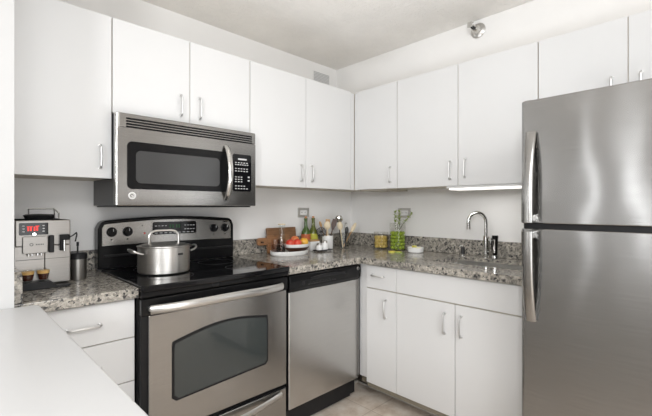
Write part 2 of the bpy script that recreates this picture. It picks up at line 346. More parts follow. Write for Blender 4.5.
# ------------------------------------------------------------------ counters
t = thing('granite_countertop', 'short speckled granite countertop under the coffee machine', 'countertop', (0, 0, 0))
MB().box(-2.393, -1.9995, -0.645, -0.002, 0.874, 0.914, 0.003).build('slab', M['granite'], t)
MB().box(-2.367, -1.9995, -0.022, -0.002, 0.9145, 1.018, 0.002).build('backsplash', M['granite'], t)
sp = [(-0.641, 0.9145), (-0.003, 0.9145), (-0.003, 1.018), (-0.605, 1.018), (-0.630, 1.010), (-0.641, 0.985)]
MB().prism(sp, 'x', -2.393, -2.368, 0.002).build('side_splash', M['granite'], t)
t = thing('granite_countertop', 'long L-shaped speckled granite countertop running around the corner to the sink', 'countertop', (0, 0, 0))
g = MB()
zt, zb = 0.914, 0.874
SX0, SX1, SY0, SY1 = -0.452, -0.135, -1.60, -1.065
yf = -0.655
poly = [(-1.237, -0.002), (-1.237, yf), (-0.64, yf), (-0.64, -1.678), (-0.002, -1.678), (-0.002, -0.002)]
# cut the sink opening by building the slab from flush pieces
g.box(-1.237, -0.640, yf, -0.002, zb, zt); g.box(-0.640, -0.002, SY1, -0.002, zb, zt)
g.box(-0.640, SX0, SY0, SY1, zb, zt); g.box(SX1, -0.002, SY0, SY1, 0.892, zt); g.box(-0.640, -0.002, -1.678, SY0, zb, zt)
bmesh.ops.remove_doubles(g.bm, verts=g.bm.verts, dist=1e-5)
g.build('slab', M['granite'], t)
MB().box(-1.237, -0.023, -0.022, -0.002, 0.9145, 1.018, 0.002).build('backsplash', M['granite'], t)
MB().box(-0.022, -0.002, -1.678, -0.002, 0.9145, 1.018, 0.002).build('backsplash', M['granite'], t)
# undermount sink
t = thing('kitchen_sink', 'undermounted stainless steel sink set in the granite countertop', 'sink', (0, 0, 0))
s_ = MB(); tk = 0.004; zb2 = 0.735
for bx in ((SX0 - .012, SX0 + tk, SY0, SY1), (SX1 - tk, SX1 + .012, SY0, SY1)): s_.box(*bx, zb2, 0.8735 if bx[0] < -0.3 else 0.8915)
for bx in ((SX0, SX1, SY0 - .012, SY0 + tk), (SX0, SX1, SY1 - tk, SY1 + .012)): s_.box(*bx, zb2, 0.8735)
s_.box(SX0, SX1, SY0, SY1, zb2 - .004, zb2); s_.build('basin', M['sink'], t)
MB().lathe([(0, zb2 + .003), (0.04, zb2 + .003), (0.045, zb2)], -0.29, -1.32).build('drain', M['chrome'], t)
# white peninsula counter
t = thing('peninsula_counter', 'smooth white bar counter in the left foreground', 'counter', (0, 0, 0))
pl = [(-3.15, -0.684), (-2.352, -0.684), (-2.338, -0.689), (-2.331, -0.703), (-2.319, -1.75), (-2.31, -2.95), (-3.15, -2.95)]
MB().prism(pl, 'z', 0.875, 0.914, 0.003).build('top', M['bar'], t)
MB().box(-3.0, -2.40, -2.9, -0.72, 0.001, 0.8745).build('base_panel', M['lam'], t)

# ------------------------------------------------------------------ range
XA, XB = -1.998, -1.2405
t = thing('range', 'stainless steel electric range with black glass cooktop between counters', 'stove', (0, 0, 0))
MB().box(XA + .002, XB - .002, -0.615, -0.02, 0.03, 0.895).build('body', M['satin'], t)
ct = MB()
arc = [(XA + (XB - XA) * k / 12, -0.672 - 0.012 * math.sin(PI * k / 12)) for k in range(13)]
ct.prism([(XA, -0.095)] + arc + [(XB, -0.095)], 'z', 0.8955, 0.922, 0.006, 3)
cook = ct.build('cooktop', M['blackglass'], t)
for bx, by, br in ((-1.81, -0.50, 0.098), (-1.44, -0.50, 0.075), (-1.81, -0.24, 0.075), (-1.44, -0.24, 0.098)):
    r_ = MB()
    r_.lathe([(br, 0.9221), (br, 0.9224), (br + .003, 0.9224), (br + .003, 0.9221)], bx, by, 48, cap=False); r_.build('burner_ring', M['dark'], cook)
f_ = MB(); f_.box(XA + .002, XB - .002, -0.664, -0.6155, 0.872, 0.8950, 0.004); f_.build('front_trim', M['black'], t)
MB().box(-1.69, -1.655, -0.668, -0.660, 0.876, 0.893, 0.003).build('latch', M['satin'], t)
# backguard
bgp = []
n = 60
for k in range(n + 1):
    u = k / n; x = XA - 0.013 + (XB - XA + 0.015) * u
    zt_ = 1.168 + 0.020 * math.sin(PI * u)
    e = min(u, 1 - u) * (XB - XA)
    if e < 0.04: zt_ -= 0.04 - math.sqrt(max(0, 0.04 ** 2 - (0.04 - e) ** 2))
    bgp.append((x, zt_))
back = MB().prism([(XA - .013, 0.9225)] + bgp + [(XB + .002, 0.9225)], 'y', -0.094, -0.024, 0.006, 2).build('backguard', M['black'], t)
pp = []
for k in range(n + 1):
    u = k / n; x = XA + 0.003 + (XB - XA - 0.023) * u
    zt_ = 1.152 + 0.020 * math.sin(PI * u); e = min(u, 1 - u) * (XB - XA)
    if e < 0.022: zt_ -= 0.022 - math.sqrt(max(0, 0.022 ** 2 - (0.022 - e) ** 2))
    pp.append((x, zt_))
lo = [(x, 1.040 + 0.004 * math.sin(PI * k / n)) for k, (x, z) in enumerate(pp)][::-1]
cp = MB().prism(pp + lo, 'y', -0.1, -0.0942, 0.002, 1).build('control_panel', M['steel'], t)
MB().box(XA + .012, XB - .012, -0.106, -0.0945, 0.985, 0.996, 0.004).build('vent_lip', M['satin'], t)
for kx in (-1.950, -1.874, -1.380, -1.304):
    k_ = MB().cyl((kx, -0.104, 1.111), (kx, -0.1005, 1.111), 0.025); k_.cyl((kx, -0.122, 1.111), (kx, -0.1035, 1.111), 0.019, 0.022)
    kn = k_.box(kx - .005, kx + .005, -0.131, -0.121, 1.092, 1.130, 0.003).build('knob', M['black'], t)
    MB().box(kx - .0012, kx + .0012, -0.1318, -0.1308, 1.115, 1.128).build('pointer', M['mark'], kn)
    MB().box(kx - .004, kx + .004, -0.1008, -0.1002, 1.068, 1.075).build('knob_marking', M['satin'], cp)
dsp = [(x, z) for x, z in rrect(-1.748, -1.494, 1.086, 1.158, 0.012)]
fr = MB().prism([(x * 1.0, z) for x, z in rrect(-1.752, -1.490, 1.082, 1.162, 0.014)], 'y', -0.1025, -0.1003, 0.001, 1).build('display_bezel', M['polish'], t)
dp = MB().prism(dsp, 'y', -0.1045, -0.1028, 0.001, 1).build('display', M['blackglass'], fr)
q = MB()
for r in range(2):
    for k in range(4):
        x = -1.735 + k * 0.018; z = 1.133 - r * 0.022; q.box(x, x + .011, -0.1049, -0.1046, z, z + .004)
        x = -1.568 + k * 0.017; q.box(x, x + .010, -0.1049, -0.1046, z, z + .004)
for k in range(9): q.box(-1.735 + k * .026, -1.720 + k * .026, -0.1049, -0.1046, 1.094, 1.0975)
q.build('key_printing', M['mark'], fr)
q = MB()
for k, x in enumerate((-1.655, -1.640, -1.618, -1.603)): q.box(x, x + .009, -0.1049, -0.1046, 1.122, 1.142)
q.build('clock_digits', M['greendisp'], fr)
MB().cyl((-1.788, -0.1015, 1.098), (-1.788, -0.1002, 1.098), 0.005).build('indicator', M['red'], cp)
MB().cyl((-1.80, -0.1015, 1.140), (-1.80, -0.1002, 1.140), 0.003).build('indicator', M['satin'], cp)
MB().box(-1.315, -1.285, -0.1012, -0.1002, 1.146, 1.153).build('badge', M['satin'], cp)
# oven door
od = MB().box(-1.966, -1.254, -0.658, -0.646, 0.292, 0.797, 0.004).build('oven_door', M['rsteel'], t)
MB().box(XA + .006, XB - .006, -0.6455, -0.617, 0.292, 0.796, 0.002).build('door_shell', M['satin'], od)
top = MB().box(XA + .004, XB - .006, -0.660, -0.617, 0.797, 0.866, 0.004); top.build('door_top_strip', M['black'], od)
wz = []
for k in range(15):
    u = k / 14; wz.append((-1.868 + 0.49 * u, 0.668 + 0.017 * u + 0.035 * math.sin(PI * u)))
def inset(p, d):
    cx = sum(a for a, _ in p) / len(p); cz = sum(b for _, b in p) / len(p)
    return [(a + math.copysign(min(d, abs(a - cx)), cx - a), b + math.copysign(min(d, abs(b - cz)), cz - b)) for a, b in p]
wpoly = wz + [(-1.374, 0.655), (-1.374, 0.452), (-1.388, 0.436), (-1.852, 0.412), (-1.871, 0.428), (-1.871, 0.655)]
bz = MB().prism(wpoly, 'y', -0.6602, -0.6582, 0.0008, 1).build('window_bezel', M['satin'], od)
MB().prism(inset(wpoly, 0.010), 'y', -0.6612, -0.6603).build('window_glass', M['winglass'], od)
h = MB(); pts = []
for k in range(25):
    u = k / 24; x = -1.964 + (0.668) * u
    off = 0.048 * (1 - abs(2 * u - 1) ** 3.2)
    pts.append((x, -0.664 - 0.012 - off, 0.824 + 0.007 * math.sin(PI * u)))
h.tube(pts, 0.019, 14, 0.55, up=(0, 0, 1)); h.cyl((-1.958, -0.675, 0.825), (-1.958, -0.660, 0.825), 0.012); h.cyl((-1.302, -0.675, 0.825), (-1.302, -0.660, 0.825), 0.012)
h.build('door_handle', M['nickel'], od)
dr = MB().box(-1.966, -1.254, -0.656, -0.646, 0.085, 0.270, 0.004).build('storage_drawer', M['rsteel'], t)
MB().box(XA + .006, XB - .006, -0.6455, -0.617, 0.085, 0.270, 0.002).build('drawer_shell', M['satin'], dr)
MB().box(XA + .006, XB - .008, -0.640, -0.6175, 0.271, 0.291).build('gap_strip', M['black'], t)
h = MB(); pts = []
for k in range(25):
    u = k / 24; pts.append((-1.95 + 0.66 * u, -0.662 - 0.036 * math.sin(PI * u), 0.243 - 0.012 * math.sin(PI * u) + 0.006))
h.tube(pts, 0.014, 12, 0.55, up=(0, 0, 1)); h.build('drawer_handle', M['nickel'], dr)
for fx in (XA + .04, XB - .04):
    for fy in (-0.56, -0.08): MB().cyl((fx, fy, 0.001), (fx, fy, 0.031), 0.016).build('foot', M['satin'], t)
MB().box(XA + .01, XB - .01, -0.60, -0.585, 0.015, 0.085).build('kick_panel', M['satin'], t)

# ------------------------------------------------------------------ microwave
t = thing('microwave', 'stainless over-the-range microwave mounted above the stove', 'microwave', (0, 0, 0))
MXA, MXB = -2.018, -1.276
MB().box(-2.009, -1.270, -0.372, -0.003, 1.247, 1.669, 0.002).build('body', M['dark'], t)
gr = MB().prism([(-0.371, 1.604), (-0.398, 1.604), (-0.398, 1.66), (-0.392, 1.668), (-0.371, 1.668)], 'x', MXA + .008, MXB, 0.002).build('vent_grille', M['mwsteel'], t)
for k in range(4):
    z = 1.6435 - k * 0.0125
    MB().box(-1.972, -1.300, -0.3992, -0.3978, z - .004, z + .0042).build('slot', M['black'], gr)
dm = MB().prism(rrect(MXA + .008, -1.2765, 1.246, 1.602, 0.006), 'y', -0.402, -0.373, 0.003).build('door', M['mwsteel'], t)
MB().cyl((MXA + .012, -0.388, 1.248), (MXA + .012, -0.388, 1.664), 0.013).build('corner_post', M['polish'], t)
wf = MB().prism(rrect(-1.969, -1.440, 1.322, 1.540, 0.022), 'y', -0.4045, -0.4015, 0.001, 1).build('window_frame', M['black'], dm)
MB().prism(rrect(-1.932, -1.508, 1.350, 1.500, 0.022), 'y', -0.4055, -0.4046).build('window_glass', M['mwglass'], dm)
kp = MB().prism(rrect(-1.426, -1.308, 1.328, 1.535, 0.010), 'y', -0.4045, -0.4015, 0.001, 1).build('control_panel', M['blackglass'], t)
q = MB()
q.box(-1.395, -1.340, -0.4052, -0.4046, 1.503, 1.512)
for r, (z, nn) in enumerate(((1.485, 5), (1.474, 6), (1.452, 5), (1.438, 5), (1.405, 3), (1.392, 3), (1.379, 3), (1.355, 4), (1.340, 5))):
    for k in range(nn): 
        x = -1.414 + k * (0.09 / max(nn, 5)) ; q.box(x, x + .010, -0.4052, -0.4046, z, z + .005)
for z in (1.405, 1.385): q.box(-1.332, -1.320, -0.4052, -0.4046, z, z + .008)
q.build('key_printing', M['mark'], kp)
h = MB(); pts = []
for k in range(21):
    u = k / 20; pts.append((-1.468, -0.404 - 0.048 * math.sin(PI * u) ** 0.7, 1.282 + 0.288 * u))
h.tube(pts, 0.015, 12, 0.55, up=(1, 0, 0)); h.build('handle', M['polish'], dm)
e = MB().cyl((-1.948, -0.406, 1.292), (-1.948, -0.4015, 1.292), 0.0165).build('emblem', M['whiteplastic'], dm)
MB().cyl((-1.948, -0.4072, 1.292), (-1.948, -0.4055, 1.292), 0.0125).build('emblem_field', M['nickel'], e)
q = MB().tube([(-1.948 + .006 * math.cos(a) - .002, -0.4075, 1.292 + .006 * math.sin(a)) for a in [k * .5 for k in range(10)]], 0.0014, 6)
q.build('emblem_script', M['dark'], e)
MB().box(-2.0, -1.285, -0.36, -0.03, 1.239, 1.2465, 0.002).build('underside_panel', M['satin'], t)

# ------------------------------------------------------------------ dishwasher
t = thing('dishwasher', 'stainless dishwasher with black control strip right of the range', 'dishwasher', (0, 0, 0))
DA, DB = -1.226, -0.632
MB().box(DA, DB, -0.595, -0.02, 0.02, 0.868).build('body', M['satin'], t)
MB().box(DA + .002, DB - .002, -0.640, -0.597, 0.128, 0.772, 0.005).build('door', M['steel'], t)
MB().box(DA + .001, DB - .004, -0.628, -0.596, 0.120, 0.778, 0.001).build('door_edge', M['satin'], t)
prof = [(-0.597, 0.774), (-0.640, 0.774), (-0.650, 0.790), (-0.654, 0.83), (-0.648, 0.862), (-0.632, 0.8685), (-0.597, 0.8685)]
cpn = MB().prism(prof, 'x', DA + .001, DB - .001, 0.003).build('control_panel', M['black'], t)
hz = [(-1.075 + 0.29 * k / 10, 0.838 + 0.010 * math.sin(PI * k / 10)) for k in range(11)] + [(-0.785 - 0.29 * k / 10, 0.826 + 0.003 * math.sin(PI * k / 10)) for k in range(11)]
MB().prism(hz, 'y', -0.658, -0.650, 0.001, 1).build('handle_recess', M['satin'], cpn)
q = MB()
for k in range(11): q.box(-1.09 + k * .021, -1.078 + k * .021, -0.6542, -0.6510, 0.800, 0.804)
for k in range(8): q.box(-1.08 + k * .026, -1.074 + k * .026, -0.6548, -0.6510, 0.811, 0.8125)
q.build('button_printing', M['dark'], cpn)
MB().cyl((-1.13, -0.656, 0.815), (-1.13, -0.650, 0.815), 0.011).build('dial', M['satin'], cpn)
e = MB().cyl((-0.663, -0.6560, 0.845), (-0.663, -0.6490, 0.845), 0.011).build('emblem', M['nickel'], cpn)
MB().cyl((-0.663, -0.6568, 0.845), (-0.663, -0.6555, 0.845), 0.008).build('emblem_field', M['dark'], e)
MB().box(DA + .004, DB - .05, -0.60, -0.585, 0.012, 0.118).build('kick_plate', M['satin'], t)
[MB().cyl((fx, fy, 0.001), (fx, fy, 0.022), 0.014).build('foot', M['satin'], t) for fx in (DA + .05, DB - .05) for fy in (-.55, -.08)]

# ------------------------------------------------------------------ refrigerator
t = thing('refrigerator', 'tall stainless top-freezer refrigerator at the right', 'refrigerator', (0, 0, 0))
FA, FB = -2.455, -1.694
MB().box(-0.745, -0.04, FA + .003, FB - .003, 0.03, 1.672, 0.006).build('body', M['dark'], t)
def fdoor(name, z0, z1):
    return MB().prism([(FB - 0.000, -0.747)][:0] + [(-0.747, FA), (-0.747, FB), (-0.806, FB), (-0.816, FB - .005), (-0.820, FB - .014), (-0.820, FA + .014), (-0.816, FA + .005), (-0.806, FA)], 'z', z0, z1, 0.004, 2).build(name, M['fridge'], t)
fz = fdoor('freezer_door', 1.172, 1.684); fd = fdoor('fridge_door', 0.09, 1.150)
MB().box(-0.80, -0.748, FA + .01, FB - .006, 1.1505, 1.1715).build('door_gasket', M['satin'], t)
def fhandle(par, z0, z1, flip):
    # z0: end standing off the door at the gap; z1: end that meets the door
    pts = []
    for k in range(25):
        u = k / 24; off = 0.050 * (1 - u ** 3.0) + 0.004
        pts.append((-0.826 - off, -1.738, z0 + (z1 - z0) * u))
    m = MB().tube(pts, 0.021, 14, 0.42, up=(0, 1, 0))
    d = 1 if z1 > z0 else -1
    m.box(-0.872, -0.8195, -1.752, -1.724, min(z0 + d * .002, z0 + d * .030), max(z0 + d * .002, z0 + d * .030), 0.004)
    m.build('door_handle', M['handle'], par)
fhandle(fz, 1.178, 1.548, False); fhandle(fd, 1.142, 0.772, True)
MB().box(-0.80, -0.74, FB - .035, FB - .008, 1.6845, 1.690, 0.002).build('hinge_cover', M['handle'], t)
MB().box(-0.76, -0.70, FA + .02, FB - .02, 0.012, 0.085).build('toe_grille', M['satin'], t)
[MB().cyl((fx, fy, 0.001), (fx, fy, 0.031), 0.02).build('foot', M['satin'], t) for fx in (-.65, -.1) for fy in (FA + .06, FB - .06)]

# ------------------------------------------------------------------ fixtures on walls and ceiling
def outlet(label, loc, rz):
    t = thing('wall_outlet', label, 'outlet', loc, rz)
    f = MB(); o = rrect(-.056, .056, -.036, .036, .004); i = rrect(-.036, .036, -.019, .019, .002)
    f.box(-.057, .057, -.008, -.001, .019, .037, .002).box(-.057, .057, -.008, -.001, -.037, -.019, .002).box(-.057, -.036, -.008, -.001, -.019, .019, .002).box(.036, .057, -.008, -.001, -.019, .019, .002)
    f.build('cover_plate', M['nickel'], t)
    r = MB().box(-.036, .036, -.006, -.001, -.019, .019).build('receptacle', M['whiteplastic'], t)
    [MB().box(x - .001, x + .001, -.0066, -.0061, -.003, .004).build('slot', M['dark'], r) for x in (-.023, -.013, .013, .023)]
outlet('steel-framed wall outlet above the green bottles', (-0.564, 0, 1.197), 0)
outlet('steel-framed wall outlet above the tall jar of green grapes', (0, -0.562, 1.194), SR)
t = thing('air_vent', 'small grey louvred air vent high on the wall near the corner', 'vent', (-0.367, 0, 2.298))
MB().box(-.094, .094, -.004, -.001, -.042, .042).build('frame', M['wall'], t)
for k in range(6): MB().box(-.086, .086, -.010, -.003, -.034 + k * .012, -.031 + k * .012, rot=Matrix.Rotation(.4, 3, 'X'), piv=(0, -.006, -.032 + k * .012)).build('louver', M['whiteplastic'], t)
MB().box(-.087, .087, -.0055, -.0041, -.037, .037).build('backing', M['mark'], t)
t = thing('sprinkler_head', 'chrome sidewall sprinkler head on the soffit above the sink cabinets', 'sprinkler', (-0.19, -1.232, 2.338))
toX = Matrix.Rotation(-PI / 2, 4, 'Y')
MB().lathe([(0.0, 0.001), (0.046, 0.001), (0.046, 0.006), (0.038, 0.014), (0.020, 0.018), (0, 0.018)], mtx=toX).build('escutcheon', M['nickel'], t)
b_ = MB().cyl((-0.015, 0, 0), (-0.060, 0, 0), 0.026, 0.019); b_.build('body', M['nickel'], t)
MB().cyl((-0.0605, 0, 0), (-0.076, 0, 0), 0.013).build('neck', M['dark'], t)
b_ = MB().tube([(-0.072, 0.014, 0), (-0.100, 0.013, 0), (-0.116, 0, 0.0)], 0.0035).tube([(-0.072, -0.014, 0), (-0.100, -0.013, 0), (-0.116, 0, 0.0)], 0.0035)
b_.cyl((-0.070, 0, 0), (-0.112, 0, 0), 0.0045); b_.build('frame_arms', M['nickel'], t)
b_ = MB().box(-.120, -.115, -.015, .015, -.016, .013, .001).box(-.120, -.095, -.015, .015, .012, .016, .001); b_.build('deflector', M['nickel'], t)
t = thing('under_cabinet_light', 'slim white light strip under the cabinet above the sink', 'light', (-0.24, -1.37, 1.352))
MB().box(-.078, .05, -.305, .285, 0.004, .0205, .002).build('housing', M['whiteplastic'], t)
MB().box(-.074, .045, -.29, .27, -.006, .0035, .003).build('diffuser', M['lamp'], t)
ul = area('under_cabinet_tube', (0, 0, -.012), (0, 0, 0), 0.1, 0.5, 0.6, (1.0, 0.98, 0.95)); ul.parent = t
t = thing('ceiling_light', 'white dome ceiling light, only its rim showing at the top edge', 'light', (-1.17, -1.04, 2.407))
MB().lathe([(0, -.001), (.165, -.001), (.165, -.018), (0, -.018)]).build('pan', M['whiteplastic'], t)
MB().lathe([(.155, -.019), (.150, -.05), (.12, -.085), (.06, -.105), (0, -.11)]).build('dome', M['ceillamp'], t)

# ------------------------------------------------------------------ faucet and soap
t = thing('faucet', 'chrome gooseneck kitchen faucet behind the sink', 'faucet', (-0.075, -1.232, 0.915))
MB().cyl((0, 0, 0), (0, 0, .012), .026).build('base_flange', M['chrome'], t)
MB().cyl((0, 0, .012), (0, 0, .140), .021, .018).build('body', M['chrome'], t)
pts = [(0, 0, .13), (0, 0, .228)]; dx, dy = -.78, .62; R = .060
for k in range(13):
    a = PI * k / 12 * 1.02; rr = R * (1 - math.cos(a)); pts.append((dx * rr, dy * rr, .228 + R * math.sin(a)))
pts.append((pts[-1][0] - dx * .002, pts[-1][1] - dy * .002, .20))
MB().tube(pts, .0118, 14).build('spout', M['chrome'], t)
MB().cyl((dx * .1195, dy * .1195, .206), (dx * .1185, dy * .1185, .182), .0125).build('aerator', M['nickel'], t)
l_ = MB().tube([(0, -.010, .125), (-.018, -.030, .132), (-.030, -.044, .125), (-.034, -.046, .09), (-.032, -.044, .05), (-.024, -.034, .040), (-.008, -.014, .042)], .006, 10).build('lever_handle', M['chrome'], t)
t = thing('side_sprayer', 'black and chrome side sprayer standing right of the faucet', 'sprayer', (-0.082, -1.292, 0.915))
MB().cyl((0, 0, 0), (0, 0, .02), .022, .02).build('base_collar', M['chrome'], t)
MB().cyl((0, 0, .02), (0, 0, .125), .013, .0175).build('grip', M['black'], t)
MB().cyl((0, 0, .125), (0, 0, .145), .0185).build('spray_head', M['black'], t)
MB().box(-.021, -.0125, -.007, .007, .035, .12, .003).build('trigger', M['chrome'], t)
t = thing('soap_pump', 'short dark soap pump on the counter left of the faucet', 'soap dispenser', (-0.075, -1.075, 0.915))
MB().cyl((0, 0, 0), (0, 0, .010), .017).build('flange', M['chrome'], t)
MB().cyl((0, 0, .010), (0, 0, .056), .014, .013).build('body', M['dark'], t)
p_ = MB().cyl((0, 0, .052), (0, 0, .066), .008); p_.tube([(0, 0, .064), (-.02, .006, .064), (-.032, .01, .059)], .0045, 8); p_.build('nozzle', M['chrome'], t)

# ------------------------------------------------------------------ stock pot on the range
t = thing('stock_pot', 'stainless steel stock pot with lid on the left of the cooktop', 'pot', (-1.790, -0.370, 0.9232))
MB().lathe([(0, 0), (.112, 0), (.119, .006), (.119, .124), (.123, .127), (.123, .130), (.1165, .130), (.114, .01), (0, .008)], seg=48).build('pot_body', M['potsteel'], t)
lid = MB().lathe([(.1160, .1245), (.1150, .131), (.10, .136), (.05, .140), (0, .141)], seg=48).build('lid', M['potsteel'], t)
ua = Vector((0.80, -0.10, 0)).normalized()
hp = []
for k in range(21):
    u = k / 20; x = .068 * (1 if u > .5 else -1) * min(1, abs(2 * u - 1) * 1.25) ** 0.9
    z = .134 + .068 * (1 - abs(2 * u - 1) ** 5)
    hp.append((ua.x * x, ua.y * x, z))
MB().tube(hp, .0055, 10).build('lid_handle', M['nickel'], lid)
ha = Vector((-0.96, -0.08, 0)).normalized()
for s in (1, -1):
    d = ha * s; nrm = Vector((-d.y, d.x, 0)); pts = []
    for k in range(13):
        a = -PI / 2 + PI * k / 12; p = d * (.119 + .046 * math.cos(a) ** 0.6 if 0 < k < 12 else .119) + nrm * (.040 * math.sin(a))
        pts.append((p.x, p.y, .096 + .024 * math.cos(a)))
    MB().tube(pts, .0048, 10).build('side_handle', M['nickel'], t)
cd = Vector((0.26, -0.97, 0)).normalized()
m = MB().box(-.014, .014, -.1225, -.1185, .088, .098, .002, rot=Matrix.Rotation(math.atan2(cd.x, -cd.y), 3, 'Z')); m.build('pouring_mark', M['dark'], t)

# ------------------------------------------------------------------ coffee machine (base at its front left foot)
t = thing('coffee_machine', 'brushed steel espresso machine with red display at far left', 'coffee machine', (-2.270, -0.21, 0.9145))
x0, x1, yF, yR = -.092, .092, -.150, .150
bd = MB(); bd.box(x0, x1, yF + .03, yR, .004, .168, .004).box(x0, x1, yF, yR, .168, .272, .004).box(x0 + .093, x1, yF, yF + .032, .012, .168, .004); bd.build('body', M['machine'], t)
MB().box(x0 - .000, x0 + .098, yF + .004, yF + .0295, .030, .167).build('brew_recess', M['machine'], t)
dt = MB(); dt.prism([(x0, 0), (x0 + .125, 0), (x0 + .165, 0), (x0 + .18, .008), (x0 + .128, .010), (x0 + .108, .030), (x0, .030)], 'y', yF - .052, yF - .001, .002); dt.build('drip_tray', M['satin'], t)
dsp_ = MB().prism(rrect(-.080, .014, .214, .262, .003), 'y', yF - .004, yF - .0002).build('display', M['blackglass'], t)
q = MB()
for k, x in enumerate((-.054, -.0455, -.034, -.0255)):
    q.box(x, x + .0058, yF - .0048, yF - .0041, .230, .247)
q.box(-.056, -.036, yF - .0048, yF - .0041, .246, .2485); q.box(-.028, -.016, yF - .0048, yF - .0041, .247, .2505)
q.build('display_digits', M['reddisp'], dsp_)
for z in (.248, .237, .226):
    for x in (-.070, -.005): MB().box(x, x + .007, yF - .0046, yF - .0041, z, z + .004).build('icon', M['mark'], dsp_)
MB().cyl((-.033, yF - .014, .217), (-.033, yF - .0041, .217), .0068).build('dial', M['chrome'], t)
fp = MB().prism(rrect(-.070, .012, .140, .208, .006), 'y', yF - .012, yF - .0002, .002).build('spout_block', M['machine'], t)
q = MB().lathe([(.004, 0), (.0062, 0), (.0062, .001), (.004, .001)], mtx=Matrix.Translation((-.042, yF - .0121, .176)) @ Matrix.Rotation(PI / 2, 4, 'X'), seg=16, cap=False)
for k in range(5): q.box(-.028 + k * .0055, -.0245 + k * .0055, yF - .0126, yF - .0121, .173, .178)
q.build('emblem', M['dark'], fp)
sp_ = MB(); [sp_.cyl((x, yF - .008, .130), (x, yF - .008, .1405), .004) for x in (-.052, -.040, -.022, -.010)]; sp_.build('spout_nozzles', M['chrome'], t)
MB().box(.014, .032, yF - .020, yF - .0002, .140, .210, .003).build('spout_handle', M['satin'], t)
fr_ = MB().box(.050, .086, yF - .020, yF - .0002, .188, .212, .003).box(.050, .062, yF - .022, yF - .0002, .146, .19, .003); fr_.build('milk_frother', M['black'], t)
MB().cyl((.067, yF - .012, .142), (.067, yF - .012, .19), .005).build('frother_tip', M['chrome'], t)
MB().box(x0 + .002, x1 - .002, yF - .0008, yF + .001, .114, .1155).build('seam', M['dark'], t)
# bean lid dish and cup rail on top
MB().lathe([(0, .2725), (.046, .2725), (.052, .286), (.055, .291), (.046, .295), (0, .297)], -.005, -.07, sx=1.0, sy=1.1).build('bean_lid', M['satin'], t)
r_ = MB()
rail = [(-.030, .02, .273), (-.030, .02, .318), (.062, .02, .318), (.062, .02, .273)]
for a, b in zip(rail, rail[1:]): r_.cyl(a, b, .003, seg=8)
r_.cyl((.062, .02, .318), (.062, -.08, .300), .003, seg=8).cyl((.062, -.08, .300), (.062, -.08, .273), .003, seg=8)
r_.build('cup_rail', M['chrome'], t)
pts = [(.086, yF - .016, .200), (.105, yF + .02, .204), (.122, yF + .045, .214), (.124, yF + .047, .205), (.120, yF + .055, .175)]
MB().tube(pts, .0028, 8).build('milk_hose', M['satin'], t)
t = thing('milk_container', 'steel milk container with black lid beside the coffee machine', 'container', (-2.131, -0.255, 0.9145))
MB().lathe([(0, 0), (.034, 0), (.035, .004), (.035, .092), (0, .092)]).build('can', M['machine'], t)
MB().lathe([(0, .0925), (.037, .0925), (.037, .115), (.032, .120), (0, .120)]).build('lid', M['satin'], t)
MB().cyl((0, 0, .118), (0, 0, .150), .0035).cyl((0, 0, .150), (0, 0, .168), .005).build('hose_connector', M['satin'], t)
def cup(label, x):
    t = thing('espresso_glass', label, 'glass', (x, -0.385, 0.9452), group='espresso glasses on the drip tray')
    MB().lathe([(0, 0), (.013, 0), (.0165, .004), (.0225, .045), (.0218, .045), (.0160, .006), (0, .003)]).build('glass_wall', M['glass'], t)
    MB().lathe([(0, .0045), (.0150, .0065), (.0195, .030), (0, .030)]).build('coffee', M['coffee'], t)
    MB().lathe([(.0196, .0302), (.0212, .041), (0, .0415)]).build('crema', M['crema'], t)
cup('left espresso glass with crema on the coffee machine drip tray', -2.325); cup('right espresso glass with crema on the coffee machine drip tray', -2.2755)

# ------------------------------------------------------------------ corner still life on the stove wall
lean = Matrix.Rotation(math.radians(-8), 3, 'X')
t = thing('cutting_board', 'large dark wooden cutting board leaning against the backsplash', 'cutting board', (-0.808, -0.058, 0.9152))
MB().box(-.132, .132, -.009, .009, 0.001, .176, .004, rot=lean).build('board', M['board'], t)
t = thing('cutting_board', 'lower wooden cutting board with a holed handle pointing left', 'cutting board', (-0.868, -0.088, 0.9152))
hb = MB(); hb.prism(rrect(-.098, .10, 0.0, .125, .008), 'y', -.009, .009, .002)
hb.prism(rrect(-.178, -.094, .060, .112, .016), 'y', -.008, .008, .002); bmesh.ops.rotate(hb.bm, verts=hb.bm.verts, cent=(0, 0, 0), matrix=lean); hb.bm.verts.ensure_lookup_table()
o = hb.build('board', M['board2'], t)
MB().cyl((-.150, -.0225, .0835), (-.150, .002, .0835), .006).build('hanging_hole', M['wooddark'], t)
t = thing('serving_tray', 'oval white serving tray holding fruit bowl and carafe', 'tray', (-0.872, -0.212, 0.9145))
MB().lathe([(0, 0), (.134, 0), (.142, .007), (.146, .029), (.140, .029), (.136, .012), (0, .009)], sx=1, sy=.74, seg=48).build('tray_body', M['white'], t)
zt0 = 0.9240
t = thing('glass_carafe', 'clear conical glass carafe at the back of the white tray', 'carafe', (-0.890, -0.148, zt0))
MB().lathe([(0, 0), (.033, 0), (.036, .006), (.036, .030), (.024, .115), (.019, .140), (.019, .160), (.026, .196), (.0245, .196), (.0175, .160), (.0175, .140), (.022, .115), (.034, .030), (.033, .006), (0, .004)]).build('carafe_wall', M['glass'], t)
MB().lathe([(.0255, .192), (.027, .1955), (.0255, .199), (.0235, .1955), (.0255, .192)], cap=False).build('rim', M['woodpale'], t)
def tumbler(label, x, y):
    t = thing('drinking_glass', label, 'glass', (x, y, zt0), group='drinking glasses on the white tray')
    MB().lathe([(0, 0), (.024, 0), (.026, .004), (.028, .098), (.0268, .098), (.0245, .006), (0, .004)]).build('glass_wall', M['pinkglass'], t)
    MB().lathe([(0, .0045), (.0242, .006), (.0258, .062), (0, .062)]).build('drink', M['pinkdrink'], t)
